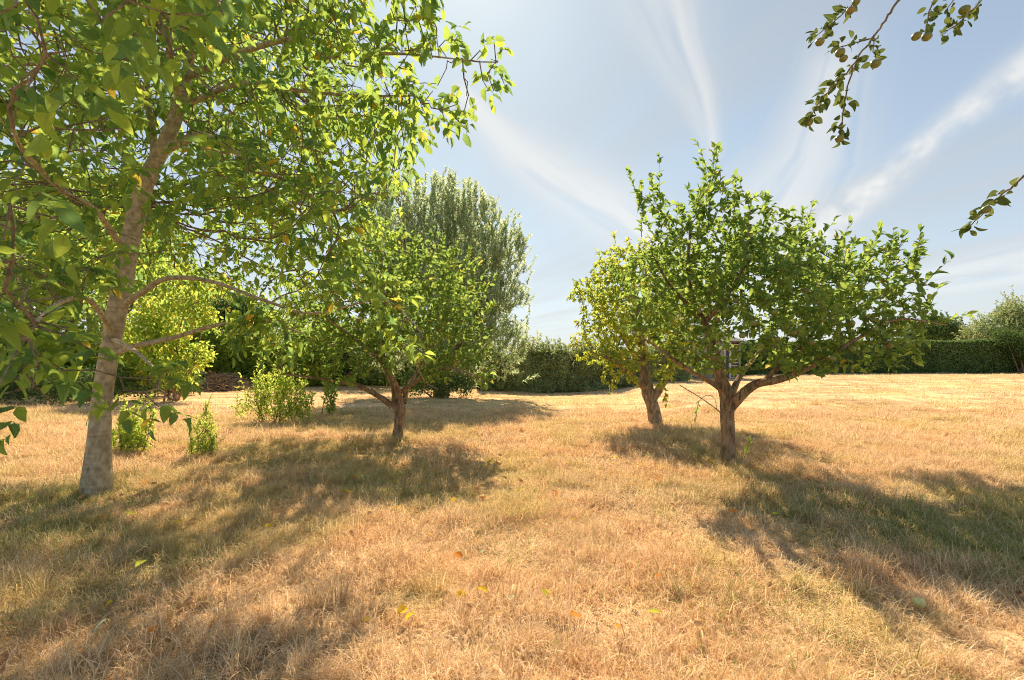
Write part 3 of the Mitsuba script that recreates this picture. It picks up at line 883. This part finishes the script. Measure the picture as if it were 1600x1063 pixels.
# joins between the hanging branches that start above the frame and their limbs
jo = [np.array([P(1440, -50, OD), P(1400, -45, OD + .05), P(1348, -8, OD + .1)]), np.array([P(1480, -60, OD), P(1510, -45, OD), P(1500, -20, OD)]), np.array([P(1480, -60, OD), P(1530, -50, OD), P(1545, -12, OD)])]
put('upper_twigs', mikit.ply(join([segments(q[:-1], q[1:], np.full(2, .006), np.full(2, .005), 6) for q in jo]), 'mat_twig_bark', smooth=50), k)
p, fr = np.vstack(Pn), np.vstack(Fr)
add_leaves(k, p, fr, rr.uniform(.022, .062, len(p)), 'mat_overhang_leaf', .66, single=260)
hang_apples(k, [P(a, b, OD - .03) for a, b in ((1338, 3), (1329, 17), (1281, 66), (1313, 83), (1368, 100), (1264, 192), (1312, 217), (1432, 57), (1448, 58), (1507, 16), (1318, 92))] + [P(1541, 328, 2.38)], .70)

# ------------------------------------------------------------------ willow behind
k = thing('willow_tree', 'tall rounded willow with fine grey green leaves behind the middle left apple tree', 'tree')
VD = 17.5
trunk = rows([(690, 622, VD, .35), (690, 600, VD, .28), (692, 560, VD, .24), (690, 500, VD, .19), (695, 420, VD, .12), (700, 350, VD, .06)])
limbs = [rows(L) for L in ([(690, 590, VD, .18), (660, 530, VD - .5, .12), (640, 440, VD - .5, .07), (630, 360, VD - .5, .03)], [(692, 580, VD, .17), (730, 520, VD - .3, .12), (765, 440, VD - .3, .06), (785, 380, VD - .3, .03)],
                           [(692, 560, VD, .14), (720, 500, VD - 1, .09), (740, 400, VD - 1.4, .03)])]
crown = [(*P(a, b, d), r) for a, b, d, r in ((700, 360, 17.5, 1.7), (650, 380, 17.3, 1.6), (750, 400, 17.5, 1.5), (620, 450, 17.3, 1.4), (760, 470, 17.3, 1.4), (700, 480, 16.8, 1.8), (770, 530, 17.3, 1.1), (620, 540, 17, 1.3),
                                             (700, 570, 16.9, 1.1), (660, 330, 17.5, .9), (720, 325, 17.5, .8), (600, 380, 17.5, 1.2), (790, 470, 17.5, .6), (700, 420, 19, 1.8), (740, 590, 17, .6), (795, 420, 17.5, .6), (800, 540, 17.3, .55), (785, 370, 17.5, .6), (760, 340, 17.5, .6), (680, 310, 17.5, .6), (600, 330, 17.5, .9), (812, 470, 17.4, .45), (805, 400, 17.4, .45), (790, 580, 17.2, .5), (640, 320, 17.5, .7))]


def willow_shoots(pos, par, rad, r_):
    tips = np.where((par >= 0) & (rad < .012))[0]
    S = [pos[q] for q in tips]
    S = S + [s + r_.normal(size=3) * .22 for s in S]
    return up_shoots(None, (.3, .8), 5, .38, .005, P(700, 520, 17.5))(r_, S)


def make_willow():
    r_ = np.random.default_rng(61)
    put('trunk', mikit.ply(tube(catmull(trunk, .15), 18, .1, 5, 5), 'mat_apple_bark', smooth=50), k)
    seeds = [catmull(trunk, .15)[8:, :3]]
    for L in limbs:
        c = catmull(L, .15)
        put('limb', mikit.ply(tube(c, 10, .1, 5, 5), 'mat_apple_bark', smooth=50), k)
        seeds.append(c[len(c) // 3:, :3])
    pos, par = grow(np.vstack(seeds), blobs(crown, 2600, .22, 61), .28, 3.0, .29, seed=61, lift=.15)
    rad = thickness(par, .006)
    A, B, sv, sf = willow_shoots(pos, par, rad, r_)
    v, f = join([twig_mesh(pos, par, rad, .07), (sv, sf)])
    put('branches', mikit.ply((v, f), 'mat_twig_bark', smooth=50), k, kind='stuff')
    p, fr = leaf_spots(A, B, 7, r_, 1.0, .6, .1, wild=.4)
    add_leaves(k, p, fr, r_.uniform(.11, .19, len(p)), 'mat_willow_leaf', .27, coarse=0)


make_willow()

# ------------------------------------------------------------------ bushes, hedges and far trees as leaf clouds on a branch frame
def bush(name, label, cat, spec, n, bsdf, size, seed, width=.55, stems=None, coarse=0, core=True, shoot=0.0, share=.012, lift=.1, rough=.32, wild=.6, group=None):
    """Leafy mass of balls (x, y, z, r): stems inside, leaves through the outer part of each ball."""
    r_ = np.random.default_rng(seed)
    k = thing(name, label, cat, group)
    s = np.array([b[:4] for b in spec], float)
    root = np.array(stems if stems is not None else [s[:, 0].mean(), s[:, 1].mean(), 0], float)
    root[2] = float(H(root[0], root[1], False)) - .05
    a, b = np.repeat(root[None], len(s), 0) + r_.normal(size=(len(s), 3)) * [.12, .12, 0], s[:, :3]
    mids = (a + b) / 2 + r_.normal(size=a.shape) * .1
    mids[:, 2] += .1
    rs = np.clip(s[:, 3] * .05, .006, .12)
    tw = []
    for c, rr_ in zip(s, rs):
        e = c[:3] + unit(r_.normal(size=(10, 3)) + [0, 0, .4]) * c[3] * r_.uniform(.5, .95, (10, 1))
        tw.append(segments(np.repeat(c[None, :3], 10, 0), e, np.full(10, rr_ * .35), np.full(10, rr_ * .12), 4))
    put('stems', mikit.ply(join([segments(a, mids, rs * 1.2, rs, 6), segments(mids, b, rs, rs * .5, 6)] + tw), 'mat_apple_bark', smooth=50), k)
    vol = s[:, 3] ** 2.2
    cnt = (vol / vol.sum() * n).astype(int)
    p = np.vstack([c[:3] + unit(r_.normal(size=(m, 3))) * (c[3] * (r_.random((m, 1)) ** .30) * (.82 + .36 * r_.random((m, 1)))) for c, m in zip(s, cnt)])
    keep = (meshkit.fbm(p * (1.1 / max(s[:, 3].mean(), .3)), 3, seed) > rough) & (p[:, 2] > H(p[:, 0], p[:, 1], False) + .03)
    p = p[keep]
    d = unit(r_.normal(size=p.shape) + [0, 0, lift])
    fr = frames(d, unit(np.array([0, 0, 1.0]) + r_.normal(size=p.shape) * wild))
    if shoot:
        top = p[r_.permutation(len(p))[:int(len(p) * share)]]
        A, B, v, f = up_shoots(None, (shoot * .5, shoot), 6, .2, .006)(r_, list(top))
        put('shoots', mikit.ply((v, f), 'mat_twig_bark', smooth=50), k, kind='stuff')
        q, fq = leaf_spots(A, B, 3, r_, .9, .7, .1)
        p, fr = np.vstack([p, q]), np.concatenate([fr, fq])
    add_leaves(k, p, fr, r_.uniform(size[0], size[1], len(p)), bsdf, width, coarse=coarse)
    return k


def balls(pts):
    return [(*P(a, b, d), r) for a, b, d, r in pts]


# clipped hedge on the right
def hedge(name, label, x0, y0, x1, y1, h, thick, n, bsdf, seed, top_noise=.10, size=(.06, .10), shoots=0):
    r_ = np.random.default_rng(seed)
    k = thing(name, label, 'hedge')
    a, b = np.array([x0, y0]), np.array([x1, y1])
    L = np.linalg.norm(b - a)
    u = (b - a) / L
    nrm = np.array([u[1], -u[0]])
    if nrm[1] > 0:
        nrm = -nrm                                     # towards the camera
    ns, nt = int(L / .25), 9
    ss = np.linspace(0, L, ns)
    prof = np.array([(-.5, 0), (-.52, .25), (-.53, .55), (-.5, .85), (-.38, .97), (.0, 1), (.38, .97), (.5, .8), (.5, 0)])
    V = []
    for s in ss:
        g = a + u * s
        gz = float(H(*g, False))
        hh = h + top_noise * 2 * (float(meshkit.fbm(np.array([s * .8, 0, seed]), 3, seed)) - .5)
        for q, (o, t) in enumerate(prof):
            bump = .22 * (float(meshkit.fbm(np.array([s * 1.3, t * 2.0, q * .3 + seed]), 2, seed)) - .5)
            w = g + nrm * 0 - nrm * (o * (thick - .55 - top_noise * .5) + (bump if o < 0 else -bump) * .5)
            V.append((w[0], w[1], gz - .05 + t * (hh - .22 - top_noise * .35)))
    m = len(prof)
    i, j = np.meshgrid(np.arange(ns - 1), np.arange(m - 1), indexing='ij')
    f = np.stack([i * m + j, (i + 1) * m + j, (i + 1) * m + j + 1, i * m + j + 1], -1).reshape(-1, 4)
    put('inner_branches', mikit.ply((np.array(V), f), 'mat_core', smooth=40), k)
    s = r_.random(n) * L
    w = r_.random(n)
    hh = h + top_noise * 2 * (meshkit.fbm(np.stack([s * .8, 0 * s, 0 * s + seed], -1), 3, seed) - .5)
    face = w < .68
    t = np.where(face, r_.random(n) ** .9, 1.0)
    lump = meshkit.fbm(np.stack([s * 1.6, t * h * 1.6, 0 * s + seed], -1), 3, seed + 2) - .5 + .45 * top_noise * (meshkit.fbm(np.stack([s * 5, t * h * 5, 0 * s + seed], -1), 2, seed + 4) - .5)
    o = np.where(face, -.5 * thick - lump * (.35 + top_noise) + r_.normal(size=n) * .05 + np.where(t > .9, (t - .9) * 1.5, 0), (r_.random(n) - .5) * thick)
    z = np.where(face, t * hh, hh + lump * .15 + r_.normal(size=n) * .05)
    g = a + u * s[:, None] - nrm * (-o[:, None]) * -1
    p = np.stack([g[:, 0], g[:, 1], H(g[:, 0], g[:, 1], False) + z], -1)
    keep = (meshkit.fbm(p * 2.2, 2, seed + 5) > .20) & (z > .04)
    p, face = p[keep], face[keep]
    outw = np.where(face[:, None], [nrm[0], nrm[1], .45], [0, 0, 1.0])
    d = unit(np.cross(outw, r_.normal(size=p.shape)) + outw * .35 - [0, 0, .25])
    fr = frames(d, unit(outw + r_.normal(size=p.shape) * .45))
    if shoots:
        top = np.vstack([p[~face][:shoots // 2], p[face][:shoots]])
        A, B, v, f = up_shoots(None, (.2, .8), 5, .16, .006)(r_, list(top))
        put('shoots', mikit.ply((v, f), 'mat_twig_bark', smooth=50), k, kind='stuff')
        q, fq = leaf_spots(A, B, 3, r_, .9, .7, .1)
        p, fr = np.vstack([p, q]), np.concatenate([fr, fq])
    add_leaves(k, p, fr, r_.uniform(size[0], size[1], len(p)), bsdf, .6, coarse=0)
    return k


hedge('hedge', 'long dark green clipped hedge along the right side of the field', 12.0, 29.5, 36.0, 29.0, 1.95, 1.2, 46000, 'mat_hedge_leaf', 5, .07, (.10, .17))
hedge('hedge', 'shaggy overgrown hedge across the middle of the background', -1.6, 21.6, 8.6, 23.8, 1.75, 1.6, 42000, 'mat_hedge_light_leaf', 8, .55, (.08, .15), 600)

hedge('hedge', 'tall unkempt green hedge closing the field behind the brush pile on the left', -15.5, 22.5, -1.5, 25.5, 2.6, 1.8, 26000, 'mat_bank_leaf', 14, .8, (.12, .2), 160)
hedge('hedge', 'wild mixed hedge at the far left edge behind the leaning walnut trunk', -24.0, 13.0, -15.0, 22.0, 2.3, 1.8, 22000, 'mat_bank_leaf', 15, .7, (.10, .17), 120)

# trees and bushes above and behind the right hedge
bush('field_tree', 'pale green bushy tree rising behind the right end of the hedge', 'tree', balls([(1560, 520, 33, 1.5), (1530, 525, 33, 1.1), (1590, 505, 33, 1.4), (1625, 500, 33, 1.8), (1575, 495, 33, .9), (1640, 540, 33, 1.6)]), 16000, 'mat_hedge_light_leaf', (.12, .2), 91, shoot=1.3)
bush('field_tree', 'dark rounded tree peeping over the hedge just right of the foremost apple tree', 'tree', balls([(1455, 520, 36, 1.3), (1480, 515, 36, 1.0), (1430, 525, 36, 1.1), (1500, 528, 36, .9)]), 9000, 'mat_hedge_leaf', (.12, .2), 92, shoot=.6)
bush('field_tree', 'dark climbing bush draped over the right end of the clipped hedge', 'bush', balls([(1595, 540, 28, .9), (1570, 528, 28, .6), (1615, 560, 28, .9)]), 6000, 'mat_dark_leaf', (.1, .16), 93)
bush('field_tree', 'low dark tree behind the shed and the pear tree', 'tree', balls([(1060, 560, 28, 1.2), (1100, 540, 29, 1.3), (1160, 560, 30, 1.2), (1200, 565, 31, 1.0), (1250, 560, 32, 1.1)]), 12000, 'mat_hedge_leaf', (.1, .18), 94)

# the wooded edge on the left
bush('background_tree', 'broad green tree at the far left behind the walnut', 'tree', balls([(40, 440, 17, 1.8), (-60, 400, 17, 2.2), (120, 500, 16.5, 1.3), (20, 540, 16, 1.2), (110, 430, 17.5, 1.3), (-60, 540, 16, 1.5)]), 14000, 'mat_bank_leaf', (.13, .22), 71, coarse=1)
bush('background_tree', 'yellow tinted small tree behind the leaning trunk', 'tree', balls([(250, 490, 15, .6), (290, 470, 15, .5), (225, 520, 15, .7), (270, 530, 15, .5), (320, 500, 15.3, .45), (335, 450, 15.5, .35), (230, 570, 15, .6), (275, 580, 15, .6), (310, 555, 15.2, .45), (200, 560, 15, .5)]), 5500, 'mat_yellow_leaf', (.10, .17), 72, coarse=1)
bush('background_tree', 'dark evergreen tree over the brush pile', 'tree', balls([(350, 525, 25, 1.5), (310, 545, 24.6, 1.4), (395, 545, 25, 1.2), (370, 490, 25.5, 1.2), (285, 570, 24, 1.1), (420, 560, 25.5, .9)]), 16000, 'mat_dark_leaf', (.14, .24), 73, rough=.2)
bush('background_tree', 'bushy green trees between the brush pile and the willow', 'tree', balls([(470, 560, 24, 1.3), (510, 550, 24, 1.4), (550, 545, 23, 1.5), (590, 560, 21, 1.2), (440, 575, 24, .8)]), 12000, 'mat_hedge_leaf', (.12, .2), 74, rough=.25)
bush('background_bush', 'dark bramble thicket on the left behind the leaning trunk', 'bush', balls([(20, 595, 14, .65), (80, 600, 14, .6), (130, 600, 14.2, .55), (-40, 590, 14, .8), (180, 595, 14.6, .6), (230, 590, 15.5, .7), (280, 588, 17.5, .8)]), 12000, 'mat_hedge_leaf', (.07, .12), 75, rough=.25)
bush('background_tree', 'light green tree high behind the walnut crown', 'tree', balls([(180, 380, 21, 2.2), (120, 330, 21, 2.0), (230, 420, 20, 1.6), (60, 350, 21, 2.2)]), 9000, 'mat_bank_leaf', (.16, .26), 76, coarse=1)
bush('background_tree', 'tall bright green tree behind the dark evergreen', 'tree', balls([(330, 480, 29, 2.0), (390, 500, 29, 1.8), (280, 460, 29, 2.2), (440, 520, 29, 1.6), (230, 500, 28, 2.0), (500, 525, 29, 1.5)]), 10000, 'mat_bank_leaf', (.18, .30), 78)
bush('willow_bush', 'dark bush at the foot of the willow', 'bush', balls([(690, 600, 16.3, .55), (650, 598, 16.5, .5), (725, 602, 16.3, .4)]), 3500, 'mat_hedge_leaf', (.06, .11), 77)

# saplings in the grass
sap = [('bright green sapling bush, the wide one by the brush pile', [(430, 620, 10.0, .36), (400, 628, 9.9, .3), (465, 625, 10.0, .32), (450, 605, 10.1, .26), (415, 600, 10.2, .2), (445, 648, 9.8, .25), (380, 640, 10, .18), (410, 648, 9.9, .2), (475, 648, 9.9, .2)], 1500, (.05, .09), 'mat_sapling_leaf', .5),
       ('small round sapling with a lime top, right of the leaning trunk', [(318, 672, 6.6, .17), (312, 685, 6.6, .16), (326, 690, 6.6, .14), (322, 650, 6.6, .12), (318, 700, 6.6, .17), (308, 704, 6.6, .12), (330, 704, 6.6, .12)], 900, (.03, .055), 'mat_sapling_leaf', .24),
       ('lime green sapling half hidden by the leaning trunk', [(205, 670, 6.8, .2), (190, 685, 6.8, .17), (222, 668, 6.8, .16), (212, 645, 6.8, .12), (235, 650, 6.8, .1), (205, 700, 6.8, .18), (190, 700, 6.8, .14), (222, 698, 6.8, .14)], 800, (.04, .07), 'mat_sapling_leaf', .28),
       ('slim upright sapling beside the wide sapling bush', [(515, 620, 11.2, .18), (512, 600, 11.2, .14), (517, 638, 11.2, .13)], 420, (.05, .09), 'mat_bank_leaf', .3)]
for n, (lab, pts, cnt, sz, mat, sh) in enumerate(sap):
    bush('sapling', lab, 'sapling', balls(pts), cnt, mat, sz, 80 + n, shoot=sh, share=.075, wild=.8, coarse=1, rough=.36, width=.44, group='saplings growing in the field')

# little sucker shoots by the right apple tree
k = thing('apple_sucker', 'single thin green shoot in the grass right of the foremost apple trunk', 'plant')
c = catmull([base_at(1163, 6.15), base_at(1166, 6.15) + [0, 0, .12], base_at(1170, 6.15) + [.02, 0, .27]], .03)
put('stem', mikit.ply(join([segments(c[:-1], c[1:], np.full(len(c) - 1, .004), np.full(len(c) - 1, .003), 5)]), 'mat_twig_bark'), k)
p, fr = leaf_spots(c[3:-1], c[4:], 2, rr, .8, .7, .2)
add_leaves(k, p, fr, rr.uniform(.05, .09, len(p)), 'mat_sapling_leaf', .5)

# brush pile
r_b = np.random.default_rng(9)
n = 1300
q = np.stack([r_b.normal(0, .62, n), r_b.normal(0, .5, n), np.zeros(n)], -1)
q[:, 2] = r_b.random(n) * .75 * np.exp(-(q[:, 0] / 1.0) ** 2 - (q[:, 1] / .9) ** 2)
o = base_at(348, 20.5)
d = unit(r_b.normal(size=(n, 3)) * [1, 1, .3])
L = r_b.uniform(.15, .5, (n, 1))
put('brush_pile', mikit.ply(segments(o + q - d * L, o + q + d * L, np.full(n, .010), np.full(n, .006), 4), 'mat_brush'), label='heap of brown cut brushwood at the far left edge of the field', category='brush pile')

# ------------------------------------------------------------------ shed in the far corner
k = thing('shed', 'grey green boarded shed behind the forked trunk on the right', 'shed')
so = base_at(1100, 24.5)
so[2] = float(H(so[0], so[1], False)) - .03


def box(x0, x1, y0, y1, z0, z1):
    m = trimesh.creation.box((x1 - x0, y1 - y0, z1 - z0))
    m.apply_translation([(x0 + x1) / 2 + so[0], (y0 + y1) / 2 + so[1], (z0 + z1) / 2 + so[2]])
    return m


hw = 1.05
put('wall', mikit.ply(box(-hw, hw, .04, 2.2, 0, 2.0), 'mat_shed_roof'), k)
for n in range(14):
    x0 = -hw + n * 2 * hw / 14
    put('board', mikit.ply(box(x0 + .006, x0 + 2 * hw / 14 - .006, -.005 * (n % 3), .035, .02, 2.0), 'mat_shed_board'), k)
put('window_frame', mikit.ply(trimesh.util.concatenate([box(hw + .01, hw + .07, -.05, .02, .1, 1.9), box(hw + .27, hw + .36, -.07, .02, 0, 2.0), box(hw + .07, hw + .27, -.05, .02, 1.55, 1.62)]), 'mat_shed_white'), k, label='white painted door post and window frame')
put('window', mikit.ply(box(hw + .07, hw + .27, -.01, .015, .9, 1.9), 'mat_glass_dark'), k)
put('side_wall', mikit.ply(box(hw, hw + .85, .05, 2.2, 0, 2.0), 'mat_shed_roof'), k)
for n in range(12):
    z0 = .08 + n * .16
    put('louvre', mikit.ply(box(hw + .37, hw + .80, -.03, .04, z0, z0 + .05), 'mat_shed_grey'), k)
put('corner_post', mikit.ply(box(hw + .80, hw + .87, -.06, .04, 0, 2.0), 'mat_shed_board'), k)
rf = trimesh.convex.convex_hull(np.array([[sx * 1.0 + (.4 if sx > 0 else 0) + so[0], yy + so[1], zz + so[2]] for sx in (-1.25, 1.65) for yy, zz in ((-.25, 2.0), (2.4, 2.0), (1.1, 2.35), (-.25, 2.05), (2.4, 2.05))]))
put('roof', mikit.ply(rf, 'mat_shed_roof'), k)

# ------------------------------------------------------------------ leaves and an apple on the ground
def fallen(px, py, colour, size, label, group=None, width=.6):
    d = CAM_Z * F / (py - HOR)
    x = (px - 800) / F * d
    v, f, e = leaf_template(width, (0, .15, .35, .55, .75, .9, 1), r_.uniform(.2, 1.0), r_.uniform(-.3, .5), .8, r_.uniform(-1, 1))
    a = r_.uniform(0, 2 * np.pi)
    fr = frames(np.array([[np.cos(a), np.sin(a), r_.uniform(-.2, .5)]]), unit(np.array([[0, -.25, 1.0]]) + r_.normal(size=(1, 3)) * .35))[0]
    z = float(H(x, d)) + .075
    put('fallen_leaf', mikit.ply((v * size @ fr.T + [x, d, z], f), f'mat_fallen_{colour}', smooth=True), label=label, category='leaf', group=group)


fallen(147, 1010, 'pale', .085, 'pale green leaf lying alone near the lower left corner')
fallen(762, 948, 'yellow', .07, 'large yellow leaf near the bottom in the middle')
fallen(849, 944, 'yellow', .055, 'yellow leaf lying right of the large yellow one')
fallen(1012, 982, 'lime', .065, 'yellow green leaf lying near the bottom, right of the middle')
fallen(968, 1016, 'orange', .06, 'orange leaf at the bottom edge, right of the middle')
fallen(424, 838, 'yellow', .06, 'bright yellow leaf in the shade left of the middle')
fallen(749, 882, 'pale', .05, 'pale grey green leaf in the middle foreground')
fallen(805, 953, 'pale', .045, 'small pale leaf between two yellow ones at the bottom')
spots = {'yellow': 34, 'orange': 26, 'brown': 60, 'lime': 12}
for colour, cnt in spots.items():
    for _ in range(cnt):
        y_ = math.sqrt(r_.uniform(2.2 ** 2, 6.6 ** 2))
        x_ = r_.normal(-1.0, 1.9)
        if abs(x_) > y_ * 1.08:
            x_ *= .5
        px, py = 800 + x_ / y_ * F, HOR + CAM_Z / y_ * F
        fallen(px, py, colour, r_.uniform(.04, .08), f'{colour if colour != "lime" else "yellow green"} fallen leaf lying loose in the dry grass', f'{colour if colour != "lime" else "yellow green"} leaves strewn in the grass')
n = 1500
y_ = np.sqrt(r_.uniform(2.0 ** 2, 7.5 ** 2, n))
x_ = np.clip(r_.normal(-1.2, 2.2, n), -y_ * 1.1, y_ * 1.1)
fr = frames(unit(r_.normal(size=(n, 3)) * [1, 1, .35]), unit(np.array([0, 0, 1.0]) + r_.normal(size=(n, 3)) * .5))
v, f, uv = leaf_mesh(np.stack([x_, y_, H(x_, y_) + r_.uniform(.03, .085, n)], -1), fr, r_.uniform(.015, .045, n), leaf_set(.55, 1), r_.random(n))
put('leaf_litter', mikit.ply((v, f), 'mat_fallen_brown', smooth=True, uv=uv), label='small dry brown leaf scraps scattered through the grass', category='leaf litter', kind='stuff')
d = CAM_Z * F / (957 - HOR)
x_ = (1436 - 800) / F * d
put('fallen_apple', mikit.ply(apple_shape(.030, 8).apply_translation([x_, d, float(H(x_, d)) + .045]), 'mat_pale_apple', smooth=True), label='pale green windfall apple lying in the grass at lower right', category='apple')
